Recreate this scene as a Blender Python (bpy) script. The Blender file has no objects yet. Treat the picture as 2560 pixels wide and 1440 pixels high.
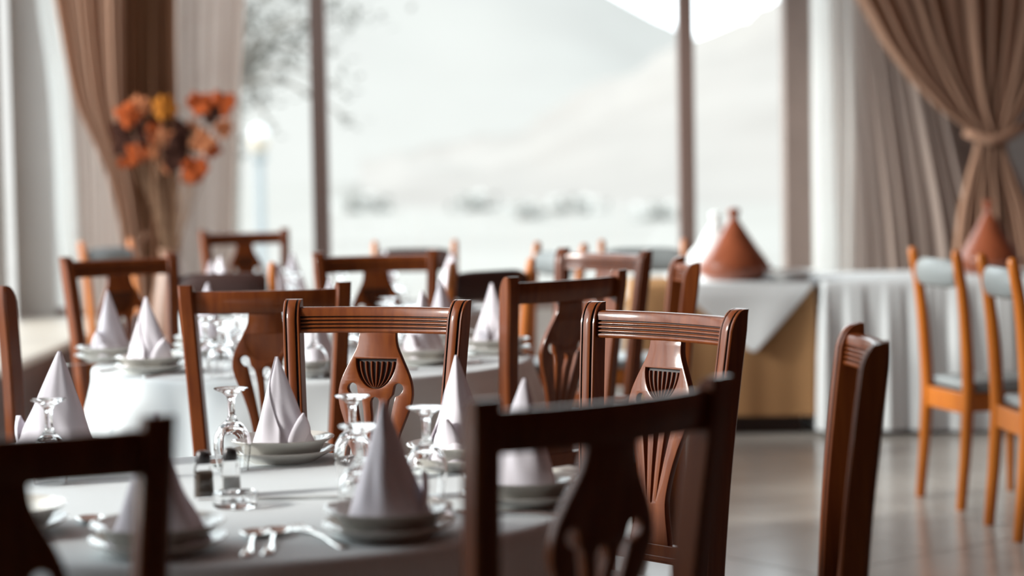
import bpy, bmesh, math, random
from mathutils import Vector, Matrix
from math import sin, cos, pi, radians, sqrt, atan2, exp
random.seed(7)
C = bpy.context.scene.collection
SC = bpy.context.scene

# ------------------------------------------------------------------ camera, world, sun, exposure
F = 5390.0                     # focal length in pixels of the 2560-wide frame
H = 1.37                       # eye height
PITCH = math.atan(320 / F)
ROLL = radians(-1.0)
cam_d = bpy.data.cameras.new('camera')
cam = bpy.data.objects.new('camera', cam_d)
C.objects.link(cam)
cam_d.sensor_width = 36.0
cam_d.lens = F / 2560 * 36.0
cam_d.clip_start = 0.05
cam_d.clip_end = 3000
cam.matrix_world = Matrix.Translation((0, 0, H)) @ Matrix.Rotation(pi / 2 - PITCH, 4, 'X') @ Matrix.Rotation(ROLL, 4, 'Z')
cam_d.dof.use_dof = True
cam_d.dof.focus_distance = 4.83
cam_d.dof.aperture_fstop = 1.75
SC.camera = cam
CM = cam.matrix_world.to_3x3()

SC.view_settings.view_transform = 'Standard'
SC.view_settings.look = 'None'
SC.view_settings.gamma = 1.0
SC.view_settings.use_curve_mapping = False
SC.view_settings.exposure = 1.22

world = bpy.data.worlds.new('world')
SC.world = world
world.use_nodes = True
wn = world.node_tree
bg = wn.nodes['Background']
bg.inputs[0].default_value = (0.87, 0.95, 1.0, 1)
bg.inputs[1].default_value = 2.0

sun_d = bpy.data.lights.new('sun', 'SUN')
sun_d.energy = 2.5
sun_d.angle = radians(10)
sun_d.color = (1.0, 0.96, 0.92)
sun = bpy.data.objects.new('sun', sun_d)
C.objects.link(sun)
sun.rotation_euler = Vector((0.83, 0.25, -0.34)).to_track_quat('-Z', 'Y').to_euler()


def ray(px, py):
    return (CM @ Vector(((px - 1280) / F, -(py - 720) / F, -1.0))).normalized()


def P(px, py, d):              # point seen at a photo pixel, at depth d metres
    r = ray(px, py)
    return Vector((0, 0, H)) + r * (d / r.y)


def G(px, py, z):              # point seen at a photo pixel, at height z
    r = ray(px, py)
    return Vector((0, 0, H)) + r * ((z - H) / r.z)


# window portals: help sampling of daylight through the real window openings
def portal(name, loc, rot, sx, sy):
    l = bpy.data.lights.new(name, 'AREA')
    l.shape = 'RECTANGLE'
    l.size, l.size_y = sx, sy
    l.cycles.is_portal = True
    o = bpy.data.objects.new(name, l)
    o.location, o.rotation_euler = loc, rot
    C.objects.link(o)


# ------------------------------------------------------------------ materials
def mat(name, col, rough=0.5, metal=0.0, coat=0.0, spec=0.5, var=0.0, scale=(8, 8, 8), bump=0.0, bscale=60, col2=None, trans=0.0, ior=1.45, sheen=0.0):
    m = bpy.data.materials.new(name)
    m.use_nodes = True
    n, l = m.node_tree.nodes, m.node_tree.links
    b = n['Principled BSDF']
    b.inputs['Base Color'].default_value = (*col, 1)
    b.inputs['Roughness'].default_value = rough
    b.inputs['Metallic'].default_value = metal
    b.inputs['Coat Weight'].default_value = coat
    b.inputs['Coat Roughness'].default_value = 0.12
    b.inputs['Specular IOR Level'].default_value = spec
    b.inputs['Transmission Weight'].default_value = trans
    b.inputs['IOR'].default_value = ior
    b.inputs['Sheen Weight'].default_value = sheen
    if var or col2 or bump:
        tc = n.new('ShaderNodeTexCoord')
        mp = n.new('ShaderNodeMapping')
        mp.inputs['Scale'].default_value = scale
        l.new(tc.outputs['Object'], mp.inputs[0])
        nz = n.new('ShaderNodeTexNoise')
        nz.inputs['Scale'].default_value = 1.0
        nz.inputs['Detail'].default_value = 5
        l.new(mp.outputs[0], nz.inputs['Vector'])
        if var or col2:
            c2 = col2 or tuple(c * (1 - var) for c in col)
            mx = n.new('ShaderNodeMix')
            mx.data_type = 'RGBA'
            mr = n.new('ShaderNodeMapRange')
            mr.inputs[1].default_value, mr.inputs[2].default_value = 0.3, 0.7
            l.new(nz.outputs[0], mr.inputs[0])
            l.new(mr.outputs[0], mx.inputs[0])
            mx.inputs[6].default_value = (*col, 1)
            mx.inputs[7].default_value = (*c2, 1)
            l.new(mx.outputs[2], b.inputs['Base Color'])
        if bump:
            n2 = n.new('ShaderNodeTexNoise')
            n2.inputs['Scale'].default_value = bscale
            l.new(tc.outputs['Object'], n2.inputs['Vector'])
            bp = n.new('ShaderNodeBump')
            bp.inputs['Strength'].default_value = bump
            bp.inputs['Distance'].default_value = 0.004
            l.new(n2.outputs[0], bp.inputs['Height'])
            l.new(bp.outputs[0], b.inputs['Normal'])
    return m


def cloth_mat(name, col, transl, transp=0.0, col2=None, tcol=None):
    m = bpy.data.materials.new(name)
    m.use_nodes = True
    n, l = m.node_tree.nodes, m.node_tree.links
    n.remove(n['Principled BSDF'])
    out = n['Material Output']
    d = n.new('ShaderNodeBsdfDiffuse')
    d.inputs[0].default_value = (*col, 1)
    t = n.new('ShaderNodeBsdfTranslucent')
    t.inputs[0].default_value = (*(tcol or col), 1)
    mx = n.new('ShaderNodeMixShader')
    mx.inputs[0].default_value = transl
    l.new(d.outputs[0], mx.inputs[1])
    l.new(t.outputs[0], mx.inputs[2])
    tc = n.new('ShaderNodeTexCoord')
    wv = n.new('ShaderNodeTexNoise')
    wv.inputs['Scale'].default_value = 240
    l.new(tc.outputs['Object'], wv.inputs['Vector'])
    bp = n.new('ShaderNodeBump')
    bp.inputs['Strength'].default_value = 0.03
    bp.inputs['Distance'].default_value = 0.002
    l.new(wv.outputs[0], bp.inputs['Height'])
    l.new(bp.outputs[0], d.inputs['Normal'])
    last = mx
    if transp:
        tp = n.new('ShaderNodeBsdfTransparent')
        m2 = n.new('ShaderNodeMixShader')
        m2.inputs[0].default_value = transp
        l.new(mx.outputs[0], m2.inputs[1])
        l.new(tp.outputs[0], m2.inputs[2])
        last = m2
    l.new(last.outputs[0], out.inputs[0])
    return m


def pane_mat():
    m = bpy.data.materials.new('window_glass')
    m.use_nodes = True
    n, l = m.node_tree.nodes, m.node_tree.links
    n.remove(n['Principled BSDF'])
    tp = n.new('ShaderNodeBsdfTransparent')
    tp.inputs[0].default_value = (0.97, 0.985, 0.98, 1)
    gl = n.new('ShaderNodeBsdfGlossy')
    gl.inputs['Roughness'].default_value = 0.02
    fr = n.new('ShaderNodeFresnel')
    fr.inputs[0].default_value = 1.45
    mx = n.new('ShaderNodeMixShader')
    ge = n.new('ShaderNodeNewGeometry')      # the inner side of each face does not reflect again
    inv = n.new('ShaderNodeMath')
    inv.operation = 'SUBTRACT'
    inv.inputs[0].default_value = 1.0
    l.new(ge.outputs['Backfacing'], inv.inputs[1])
    mu = n.new('ShaderNodeMath')
    mu.operation = 'MULTIPLY'
    l.new(fr.outputs[0], mu.inputs[0])
    l.new(inv.outputs[0], mu.inputs[1])
    l.new(mu.outputs[0], mx.inputs[0])
    l.new(tp.outputs[0], mx.inputs[1])
    l.new(gl.outputs[0], mx.inputs[2])
    l.new(mx.outputs[0], n['Material Output'].inputs[0])
    return m


M = {}
M['mahogany'] = mat('mahogany', (0.178, 0.044, 0.0082), 0.42, coat=0.36, spec=0.2, scale=(60, 60, 5), col2=(0.115, 0.024, 0.0048))
M['stain_and_shade'] = mat('dark_stain_and_shade', (0.022, 0.008, 0.005), 0.45)  # glaze in the carving; also colours the shade box under the buffets
M['orange'] = mat('orange_wood', (0.50, 0.150, 0.012), 0.36, coat=0.25, scale=(40, 40, 4), col2=(0.38, 0.098, 0.008))
M['seat'] = mat('seat_fabric', (0.55, 0.53, 0.5), 0.9, bump=0.3, bscale=300)
M['vinyl'] = mat('grey_vinyl', (0.20, 0.215, 0.215), 0.38, bump=0.1, bscale=120)
M['cloth'] = cloth_mat('white_tablecloth', (0.75, 0.78, 0.79), 0.06)
M['tancloth'] = cloth_mat('tan_cloth', (0.36, 0.20, 0.095), 0.05)
M['napkin'] = cloth_mat('napkin_linen', (0.81, 0.755, 0.80), 0.10)
M['china'] = mat('china', (0.60, 0.575, 0.53), 0.10, coat=0.4)
M['glass'] = mat('glass', (1, 1, 1), 0.0, trans=1.0, ior=1.48)
M['steel'] = mat('steel', (0.72, 0.71, 0.69), 0.14, metal=1.0)
M['tile'] = mat('floor_tile', (0.52, 0.49, 0.445), 0.2, spec=0.5, scale=(3, 3, 3), col2=(0.45, 0.42, 0.38))
M['grout'] = mat('grout', (0.20, 0.18, 0.16), 0.8)
M['plaster'] = mat('plaster', (0.46, 0.43, 0.405), 0.9, var=0.06, scale=(2, 2, 2))
M['warmwall'] = mat('terracotta_wall', (0.34, 0.14, 0.105), 0.9, var=0.1, scale=(2, 2, 2))
M['ceiling'] = mat('ceiling_paint', (0.42, 0.26, 0.225), 0.9, var=0.05)
M['ledge'] = mat('ledge_stone', (0.52, 0.46, 0.39), 0.4, var=0.12, scale=(5, 5, 5))
M['panel'] = mat('wall_board', (0.095, 0.035, 0.022), 0.4, scale=(30, 30, 3), var=0.4)
M['frame'] = mat('window_frame', (0.19, 0.125, 0.105), 0.5, scale=(20, 20, 2), var=0.2)
M['jamb'] = mat('jamb_paint', (0.25, 0.19, 0.165), 0.6, var=0.1)
M['pane'] = pane_mat()
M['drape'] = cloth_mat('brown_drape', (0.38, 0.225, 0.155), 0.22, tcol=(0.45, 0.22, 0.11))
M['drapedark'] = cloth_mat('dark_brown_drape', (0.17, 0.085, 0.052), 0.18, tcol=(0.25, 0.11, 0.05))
M['sheer'] = cloth_mat('sheer', (0.50, 0.40, 0.35), 0.42, 0.08)
M['sheer_lit'] = cloth_mat('lit_sheer', (0.9, 0.9, 0.88), 0.55, 0.3)  # lighter copy of the sheer, brightness of lit cloth put into its colour
M['clay'] = mat('glazed_clay', (0.29, 0.075, 0.03), 0.3, coat=0.3, var=0.3, scale=(15, 15, 15))
M['platter'] = mat('white_platter', (0.78, 0.78, 0.76), 0.15)
M['clayw'] = mat('white_glaze', (0.75, 0.76, 0.75), 0.15, coat=0.5)
M['pepper'] = mat('pepper', (0.075, 0.05, 0.035), 0.9, bump=0.5, bscale=700)
M['salt'] = mat('salt', (0.6, 0.59, 0.57), 0.9)
M['cap'] = mat('shaker_cap', (0.05, 0.045, 0.045), 0.3, metal=0.6)
M['hill'] = mat('hazy_hill', (0.222, 0.212, 0.199), 1.0, spec=0, scale=(0.02, 0.02, 0.05), col2=(0.210, 0.199, 0.187))  # distance haze is put into this pale, low-contrast colour
M['hillw'] = mat('pale_hill', (0.213, 0.198, 0.185), 1.0, spec=0, scale=(0.03, 0.03, 0.06), col2=(0.178, 0.164, 0.153))  # nearer hill, its haze likewise held in the colour
M['ground'] = mat('pale_ground', (0.225, 0.215, 0.200), 1.0, spec=0, scale=(0.06, 0.06, 0.06), col2=(0.198, 0.187, 0.174))
M['leaf'] = mat('hazy_leaf', (0.13, 0.125, 0.11), 0.8, var=0.4, scale=(2, 2, 2))  # greyed leaf colour carries the outdoor haze
M['bark'] = mat('bark', (0.16, 0.14, 0.12), 0.9, var=0.3)
M['lamppost'] = mat('lamp_post_paint', (0.20, 0.215, 0.22), 0.5)
M['globe'] = mat('lamp_globe', (0.36, 0.31, 0.25), 0.3)
M['globew'] = mat('lamp_globe_white', (0.5, 0.5, 0.5), 0.3)
M['petal'] = cloth_mat('orange_petal', (0.30, 0.065, 0.02), 0.2, tcol=(0.4, 0.08, 0.02))
M['petaly'] = cloth_mat('amber_petal', (0.34, 0.12, 0.02), 0.2)
M['petalp'] = cloth_mat('peach_petal', (0.40, 0.15, 0.07), 0.25)
M['darkleaf'] = cloth_mat('dark_leaf', (0.035, 0.015, 0.011), 0.1)
M['stem'] = mat('dry_stem', (0.20, 0.11, 0.06), 0.8)
M['vase'] = mat('vase_glaze', (0.25, 0.13, 0.08), 0.35, var=0.3)
M['darkpad'] = mat('dark_brown_vinyl', (0.05, 0.022, 0.018), 0.5)


# ------------------------------------------------------------------ mesh helpers
class MB:
    def __init__(s):
        s.v, s.f, s.m = [], [], []

    def add(s, vs, fs, mi=0):
        b = len(s.v)
        s.v += [tuple(v) for v in vs]
        s.f += [tuple(b + i for i in f) for f in fs]
        s.m += [mi] * len(fs)

    def box(s, x0, x1, y0, y1, z0, z1, mi=0):
        s.add([(x0, y0, z0), (x1, y0, z0), (x1, y1, z0), (x0, y1, z0), (x0, y0, z1), (x1, y0, z1), (x1, y1, z1), (x0, y1, z1)],
              [(0, 3, 2, 1), (4, 5, 6, 7), (0, 1, 5, 4), (1, 2, 6, 5), (2, 3, 7, 6), (3, 0, 4, 7)], mi)

    def loft(s, rings, closed=True, cap=True, mi=0):
        n = len(rings[0])
        vs = [p for r in rings for p in r]
        fs = []
        for i in range(len(rings) - 1):
            for j in range(n if closed else n - 1):
                a, b = i * n + j, i * n + (j + 1) % n
                fs.append((a, b, b + n, a + n))
        if cap:
            fs.append(tuple(range(n - 1, -1, -1)))
            fs.append(tuple((len(rings) - 1) * n + j for j in range(n)))
        s.add(vs, fs, mi)

    def lathe(s, prof, seg=32, mi=0, c=(0, 0, 0), close=False):
        n = len(prof)
        vs, fs = [], []
        for k in range(seg):
            a = 2 * pi * k / seg
            for r, z in prof:
                vs.append((c[0] + r * cos(a), c[1] + r * sin(a), c[2] + z))
        for k in range(seg):
            k2 = (k + 1) % seg
            for j in range(n if close else n - 1):
                j2 = (j + 1) % n
                fs.append((k * n + j, k2 * n + j, k2 * n + j2, k * n + j2))
        s.add(vs, fs, mi)

    def tube(s, pts, rad, seg=10, mi=0):
        rings = []
        pts = [Vector(p) for p in pts]
        for i, p in enumerate(pts):
            t = (pts[min(i + 1, len(pts) - 1)] - pts[max(i - 1, 0)]).normalized()
            a = t.cross(Vector((0.3, 1, 0.2)))
            if a.length < 0.05:
                a = t.cross(Vector((1, 0, 0)))
            a.normalize()
            b = t.cross(a)
            r = rad[i] if isinstance(rad, (list, tuple)) else rad
            rings.append([p + (a * cos(2 * pi * k / seg) + b * sin(2 * pi * k / seg)) * r for k in range(seg)])
        s.loft(rings, mi=mi)

    def mesh(s, name, mats, smooth=True, angle=35):
        me = bpy.data.meshes.new(name)
        me.from_pydata(s.v, [], s.f)
        for m in (mats if isinstance(mats, (list, tuple)) else [mats]):
            me.materials.append(m)
        me.polygons.foreach_set('material_index', s.m)
        bm = bmesh.new()
        bm.from_mesh(me)
        bmesh.ops.remove_doubles(bm, verts=bm.verts, dist=1e-6)
        bmesh.ops.recalc_face_normals(bm, faces=bm.faces)
        for f in bm.faces:
            f.smooth = smooth
        for e in bm.edges:
            if len(e.link_faces) == 2 and e.calc_face_angle(0) > radians(angle):
                e.smooth = False
        bm.to_mesh(me)
        bm.free()
        return me

    def build(s, name, mats, parent=None, smooth=True, angle=35):
        return link(name, s.mesh(name, mats, smooth, angle), parent)


def link(name, me, parent=None):
    o = bpy.data.objects.new(name, me)
    C.objects.link(o)
    if parent:
        o.parent = parent
    return o


def tag(o, label=None, cat=None, group=None, kind=None):
    for k, v in (('label', label), ('category', cat), ('group', group), ('kind', kind)):
        if v:
            o[k] = v
    return o


def empty(name, loc=(0, 0, 0), rz=0.0, label=None, cat=None, group=None):
    o = bpy.data.objects.new(name, None)
    o.empty_display_size = 0.1
    C.objects.link(o)
    o.location = loc
    o.rotation_euler = (0, 0, rz)
    return tag(o, label, cat, group)


def bevel(o, w, seg=2):
    m = o.modifiers.new('bevel', 'BEVEL')
    m.width, m.segments, m.limit_method = w, seg, 'ANGLE'
    return o


KIDS = {}


def kids(o):
    return [c for c in bpy.data.objects if c.parent == o]


def copy_tree(o, parent=None):
    c = o.copy()
    C.objects.link(c)
    if parent:
        c.parent = parent
    if o.name not in KIDS:
        KIDS[o.name] = kids(o)
    for ch in KIDS[o.name]:
        copy_tree(ch, c)
    return c


USED = set()


def put(proto, loc, rz, label, group=None, cat=None):
    """place a prototype the first time, a copy of it afterwards"""
    if proto.name in USED:
        o = copy_tree(proto)
    else:
        if proto.name not in KIDS:
            KIDS[proto.name] = kids(proto)
        USED.add(proto.name)
        o = proto
    o.location = loc
    o.rotation_euler = (0, 0, rz)
    tag(o, label, cat, group)
    return o


def lerp_tab(tab, t):
    if t <= tab[0][0]:
        return tab[0][1]
    for (a, b), (c, d) in zip(tab, tab[1:]):
        if t <= c:
            k = (t - a) / (c - a)
            return b + (d - b) * k
    return tab[-1][1]


def smooth_tab(tab, t):
    """Catmull-Rom through (t, value) pairs"""
    n = len(tab)
    if t <= tab[0][0]:
        return tab[0][1]
    if t >= tab[-1][0]:
        return tab[-1][1]
    for i in range(n - 1):
        if t <= tab[i + 1][0]:
            break
    t0, p1 = tab[i]
    t1, p2 = tab[i + 1]
    p0 = tab[i - 1][1] if i else p1
    p3 = tab[i + 2][1] if i + 2 < n else p2
    u = (t - t0) / (t1 - t0)
    return 0.5 * (2 * p1 + (p2 - p0) * u + (2 * p0 - 5 * p1 + 4 * p2 - p3) * u * u + (3 * p1 - p0 - 3 * p2 + p3) * u ** 3)


# ------------------------------------------------------------------ room shell
WALL_Y = 12.6                  # window wall
LEFT_X = -2.95                 # glazed left wall
SEAT_X = -2.26                 # front of the low boarded ledge
RIGHT_X = 6.5
BACK_Y = -3.5
CEIL = 4.2
SILL = 0.5
TOP = 3.95

# floor: bed plus separate diagonal tiles
b = MB()
b.box(LEFT_X - 0.1, RIGHT_X + 0.1, BACK_Y - 0.1, WALL_Y + 0.1, -0.1, -0.009)
floor = tag(b.build('floor', M['grout'], smooth=False), kind='structure')
TS = 0.60
b = MB()
hs = TS / 2 - 0.003
b.box(-hs, hs, -hs, hs, -0.009, 0.0)
tile_me = b.mesh('tile', M['tile'], smooth=False)
c0 = Vector((1.318, 8.0))
ang = radians(39)
ex = Vector((cos(ang), sin(ang)))
ey = Vector((-sin(ang), cos(ang)))
for i in range(-16, 12):
    for j in range(-16, 12):
        c = c0 + ex * (i * TS) + ey * ((j + 0.5) * TS)
        if -2.2 < c.x < 3.9 and 3.2 < c.y < 11.9:
            o = link('tile', tile_me, floor)
            o.location = (c.x, c.y, random.uniform(-0.0008, 0))
            o.rotation_euler = (0, 0, ang)
b = MB()
b.box(LEFT_X - 0.1, RIGHT_X + 0.1, BACK_Y - 0.1, WALL_Y + 0.1, CEIL, CEIL + 0.1)
tag(b.build('ceiling', M['ceiling'], smooth=False), kind='structure')
b = MB()
b.box(RIGHT_X, RIGHT_X + 0.12, BACK_Y, WALL_Y + 0.2, 0, CEIL)
tag(b.build('wall_right', M['warmwall'], smooth=False), kind='structure')
b = MB()
b.box(LEFT_X, RIGHT_X, BACK_Y - 0.12, BACK_Y, 0, CEIL)
tag(b.build('wall_rear', M['warmwall'], smooth=False), kind='structure')

WX0 = P(128, 400, WALL_Y).x    # window opening of the window wall
WX1 = P(1962, 300, WALL_Y).x
W2X0 = P(2028, 300, WALL_Y).x  # second opening, behind the sheer
W2X1 = W2X0 + 0.30
b = MB()
b.box(LEFT_X - 0.1, RIGHT_X, WALL_Y, WALL_Y + 0.2, 0, SILL)
b.box(LEFT_X - 0.1, RIGHT_X, WALL_Y, WALL_Y + 0.2, TOP, CEIL)
b.box(LEFT_X + 0.05, WX0, WALL_Y, WALL_Y + 0.2, SILL, TOP)
b.box(W2X1, RIGHT_X, WALL_Y, WALL_Y + 0.2, SILL, TOP)
tag(b.build('wall_front', M['plaster'], smooth=False), kind='structure')

win = empty('window_1')
win['kind'] = 'structure'
b = MB()
b.box(WX1, W2X0, WALL_Y - 0.03, WALL_Y + 0.2, SILL, TOP)
b.build('jamb', M['jamb'], win, smooth=False)
mull = [P(797, 320, WALL_Y).x, P(1718, 320, WALL_Y).x]
xs = [WX0, P(420, 300, WALL_Y).x] + mull + [WX1]
mw = 0.047
for x in xs[1:-1]:
    b = MB()
    b.box(x - mw, x + mw, WALL_Y + 0.02, WALL_Y + 0.14, SILL + 0.05, TOP - 0.05)
    bevel(b.build('mullion', M['frame'], win, smooth=False), 0.006)
for z0, z1, nm in ((SILL, SILL + 0.05, 'bottom_rail'), (TOP - 0.05, TOP, 'head_rail')):
    b = MB()
    b.box(WX0, WX1, WALL_Y + 0.02, WALL_Y + 0.14, z0, z1)
    b.build(nm, M['frame'], win, smooth=False)
for x0, x1 in zip(xs, xs[1:]):
    b = MB()
    b.box(x0, x1, WALL_Y + 0.078, WALL_Y + 0.084, SILL + 0.05, TOP - 0.05)
    b.build('pane', M['pane'], win, smooth=False)
b = MB()
b.box(W2X0, W2X1, WALL_Y + 0.078, WALL_Y + 0.084, SILL, TOP)
b.build('pane', M['pane'], win, smooth=False)
portal('portal_front', ((WX0 + WX1) / 2, WALL_Y + 0.22, (SILL + TOP) / 2), (radians(-90), 0, 0), WX1 - WX0, TOP - SILL)

# low boarded ledge along the left, and under the front window
b = MB()
b.box(LEFT_X, SEAT_X - 0.02, BACK_Y, WALL_Y, 0, SILL - 0.04)
wl = tag(b.build('wall_left', M['panel'], smooth=False), kind='structure')
b = MB()
b.box(-0.02, 0, -0.099, 0.099, 0, SILL - 0.04)
pm = b.mesh('panel', M['panel'], smooth=False)
y = 6.0
while y < WALL_Y - 0.1:
    o = link('panel', pm, wl)
    o.location = (SEAT_X, y, 0)
    y += 0.2
b = MB()
b.box(LEFT_X, SEAT_X + 0.03, BACK_Y, WALL_Y, SILL - 0.04, SILL)
bevel(tag(b.build('trim_1', M['ledge'], smooth=False), kind='structure'), 0.01)
# glazed left wall: piers and head
piers = [(BACK_Y, 2.85), (4.6, 4.75), (6.3, 6.55), (9.0, 9.2), (12.2, WALL_Y)]
b = MB()
b.box(LEFT_X - 0.15, LEFT_X, BACK_Y, WALL_Y, TOP + 0.05, CEIL)
b.box(LEFT_X - 0.15, LEFT_X, BACK_Y, WALL_Y, 0, SILL)
for y0, y1 in piers:
    b.box(LEFT_X - 0.15, LEFT_X, y0, y1, SILL, TOP + 0.05)
tag(b.build('wall_side', M['plaster'], smooth=False), kind='structure')
for n, ((a0, a1), (b0, b1)) in enumerate(zip(piers, piers[1:])):
    w = empty('window_%d' % (n + 2))
    w['kind'] = 'structure'
    ym = (a1 + b0) / 2
    bb = MB()
    for y0, y1, z0, z1 in ((a1, a1 + 0.05, SILL, TOP + .05), (b0 - 0.05, b0, SILL, TOP + .05), (ym - 0.04, ym + 0.04, SILL, TOP + .05), (a1, b0, SILL, SILL + 0.05), (a1, b0, TOP, TOP + 0.05)):
        bb.box(LEFT_X - 0.1, LEFT_X - 0.03, y0, y1, z0, z1)
    bb.build('window_frame', M['frame'], w, smooth=False)
    for y0, y1 in ((a1 + 0.05, ym - 0.04), (ym + 0.04, b0 - 0.05)):
        bb = MB()
        bb.box(LEFT_X - 0.07, LEFT_X - 0.064, y0, y1, SILL + .05, TOP)
        bb.build('pane', M['pane'], w, smooth=False)
    portal('portal_side', (LEFT_X - 0.17, ym, (SILL + TOP) / 2), (0, radians(-90), 0), TOP - SILL, b0 - a1)

# ------------------------------------------------------------------ curtains
def curtain(name, d, rows, pleats, amp, material, parent=None, seed=0, cols=None, nrow=44, ampf=None):
    rnd = random.Random(seed)
    cols = cols or pleats * 12
    ph = [rnd.uniform(-0.6, 0.6) for _ in range(4)]
    zl = [(r[0], r[1]) for r in rows]
    zr = [(r[0], r[2]) for r in rows]
    za, zb = rows[0][0], rows[-1][0]
    wmax = max(r[2] - r[1] for r in rows)
    vs, fs = [], []
    for i in range(nrow + 1):
        z = za + (zb - za) * i / nrow
        xl, xr = smooth_tab(zl, z), smooth_tab(zr, z)
        w = xr - xl
        a = amp * (0.55 + 0.45 * min(1, w / wmax)) * (ampf(z) if ampf else 1)
        for j in range(cols + 1):
            u = j / cols
            q = 2 * pi * pleats * (u + 0.02 * sin(5 * u + ph[0]) + 0.012 * sin(13 * u + ph[1] + z))
            yy = a * (sin(q) + 0.35 * sin(2.3 * q + ph[2]) + 0.25 * sin(0.41 * q + ph[3]))
            vs.append((xl + w * u + 0.25 * a * sin(q + 1.2), d + yy, z))
    n = cols + 1
    for i in range(nrow):
        for j in range(cols):
            fs.append((i * n + j, i * n + j + 1, i * n + n + j + 1, i * n + n + j))
    m = MB()
    m.add(vs, fs)
    return m.build(name, material, parent, angle=180)


def rows_px(d, pts):
    out = []
    for py, xl, xr in pts:
        a, c = P(xl, py, d), P(xr, py, d)
        out.append((a.z, a.x, c.x))
    out.sort()
    return out


# sheers
o = curtain('sheer_curtain', 12.36, rows_px(12.36, [(-760, 60, 120), (0, 90, 152), (200, 116, 172), (400, 133, 188), (560, 139, 196), (700, 158, 205), (785, 163, 205)]), 3, 0.02, M['sheer_lit'], seed=1)  # strip in the lighter copy, for the sunlit edge of the sheer
tag(o, 'narrow sheer strip in a sunlit tone beside the pale pier', 'curtain')
o = curtain('sheer_curtain', 12.42, rows_px(12.42, [(-760, 130, 330), (0, 140, 330), (200, 160, 330), (400, 175, 330), (560, 182, 330), (785, 190, 330)]), 6, 0.03, M['sheer'], seed=7)
tag(o, 'greyish sheer below the swept drape, between the sunlit-toned strip and the corner', 'curtain')
o = curtain('sheer_curtain', 12.45, rows_px(12.45, [(-760, 430, 618), (0, 432, 612), (300, 436, 596), (500, 440, 585), (785, 440, 580)]), 6, 0.03, M['sheer'], seed=2)
tag(o, 'beige sheer curtain hanging behind the orange flowers, next to the street lamp', 'curtain')
o = curtain('sheer_curtain', 12.42, rows_px(12.42, [(-760, 2060, 2200), (0, 2070, 2290), (300, 2080, 2370), (640, 2090, 2440), (785, 2090, 2450)]), 9, 0.035, M['sheer'], seed=3)
tag(o, 'pale sheer curtain between the window jamb and the tied brown drape', 'curtain')

o = curtain('sheer_curtain', 12.37, rows_px(12.37, [(-760, 2012, 2110), (0, 2024, 2126), (300, 2026, 2132), (640, 2030, 2128), (785, 2030, 2128)]), 4, 0.02, M['sheer_lit'], seed=9)  # added strip in the lighter copy, where the window lights the sheer
tag(o, 'narrow sheer strip in a window-lit tone against the jamb, above the buffet corner', 'curtain')
# brown drape swept to the corner, and the straight one in the corner
dr = empty('drape', P(300, 800, 12.25), label='light brown drape swept sideways, hanging over the sunlit-toned sheer', cat='curtain')
dr.location.z = 0.62
mi = Matrix.Translation(-Vector(dr.location))
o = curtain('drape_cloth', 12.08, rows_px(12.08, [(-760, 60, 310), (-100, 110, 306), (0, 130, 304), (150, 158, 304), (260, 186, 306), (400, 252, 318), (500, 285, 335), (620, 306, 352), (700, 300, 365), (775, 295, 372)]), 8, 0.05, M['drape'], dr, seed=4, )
o.location = -Vector(dr.location)
b = MB()
t0, t1 = P(300, 632, 12.13), P(356, 622, 12.13)
b.tube([t0 + Vector((0, .05, 0)), t0 + Vector((.02, 0, 0)), (t0 + t1) / 2 + Vector((0, -.02, -.01)), t1 + Vector((0, .0, .02)), t1 + Vector((.02, .06, .08))], 0.02, 8)
o = b.build('tieback', M['drape'], dr)
o.location = -Vector(dr.location)
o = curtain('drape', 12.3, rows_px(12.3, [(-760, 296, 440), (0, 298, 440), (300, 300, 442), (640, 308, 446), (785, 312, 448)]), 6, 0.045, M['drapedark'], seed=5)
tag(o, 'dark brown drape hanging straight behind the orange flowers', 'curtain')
# right drape, tied
dr = empty('drape', P(2475, 800, 12.1), label='brown drape gathered by a tie above the clay pots, fanning out in long folds', cat='curtain')
dr.location.z = 0.62
o = curtain('drape_cloth', 12.05, rows_px(12.05, [(-760, 1985, 2760), (-150, 2060, 2730), (0, 2140, 2700), (100, 2200, 2660), (200, 2275, 2610), (280, 2355, 2560), (335, 2432, 2520), (365, 2440, 2512), (420, 2424, 2530), (520, 2400, 2570), (640, 2385, 2600), (785, 2375, 2620)]), 13, 0.06, M['drape'], dr, seed=6, nrow=60)
o.location = -Vector(dr.location)
b = MB()
t0, t1 = P(2425, 332, 11.95), P(2520, 345, 11.95)
b.tube([t0 + Vector((0, .08, 0)), t0 + Vector((.03, .0, -.02)), (t0 + t1) / 2 + Vector((0, -.02, -.03)), t1 + Vector((0, 0, .01)), P(2580, 300, 12.1), P(2640, 250, 12.5)], 0.028, 8)
o = b.build('tieback', M['drape'], dr)
o.location = -Vector(dr.location)

# ------------------------------------------------------------------ outside
def ridge_mesh(name, dist, ridge, depth, material, rough, seed, base=-3):
    rnd = random.Random(seed)
    px = [r[0] for r in ridge]
    nx, ny = 70, 16
    vs, fs = [], []
    for i in range(nx + 1):
        x = px[0] + (px[-1] - px[0]) * i / nx
        p = P(x, lerp_tab(ridge, x), dist)
        for j in range(ny + 1):
            t = j / ny
            h = base + (p.z - base) * sin(min(1, t * 1.25) * pi / 2) ** 1.2
            h += rough * t * (sin(i * 0.7 + j) + sin(i * 0.31 - j * 0.8) + rnd.uniform(-1, 1)) * 0.4
            k = (dist - depth + depth * t) / dist
            vs.append((p.x * k, dist * k, h))
    for i in range(nx):
        for j in range(ny):
            a = i * (ny + 1) + j
            fs.append((a, a + ny + 1, a + ny + 2, a + 1))
    m = MB()
    m.add(vs, fs)
    return tag(m.build(name, material, angle=180), kind='structure')


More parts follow.
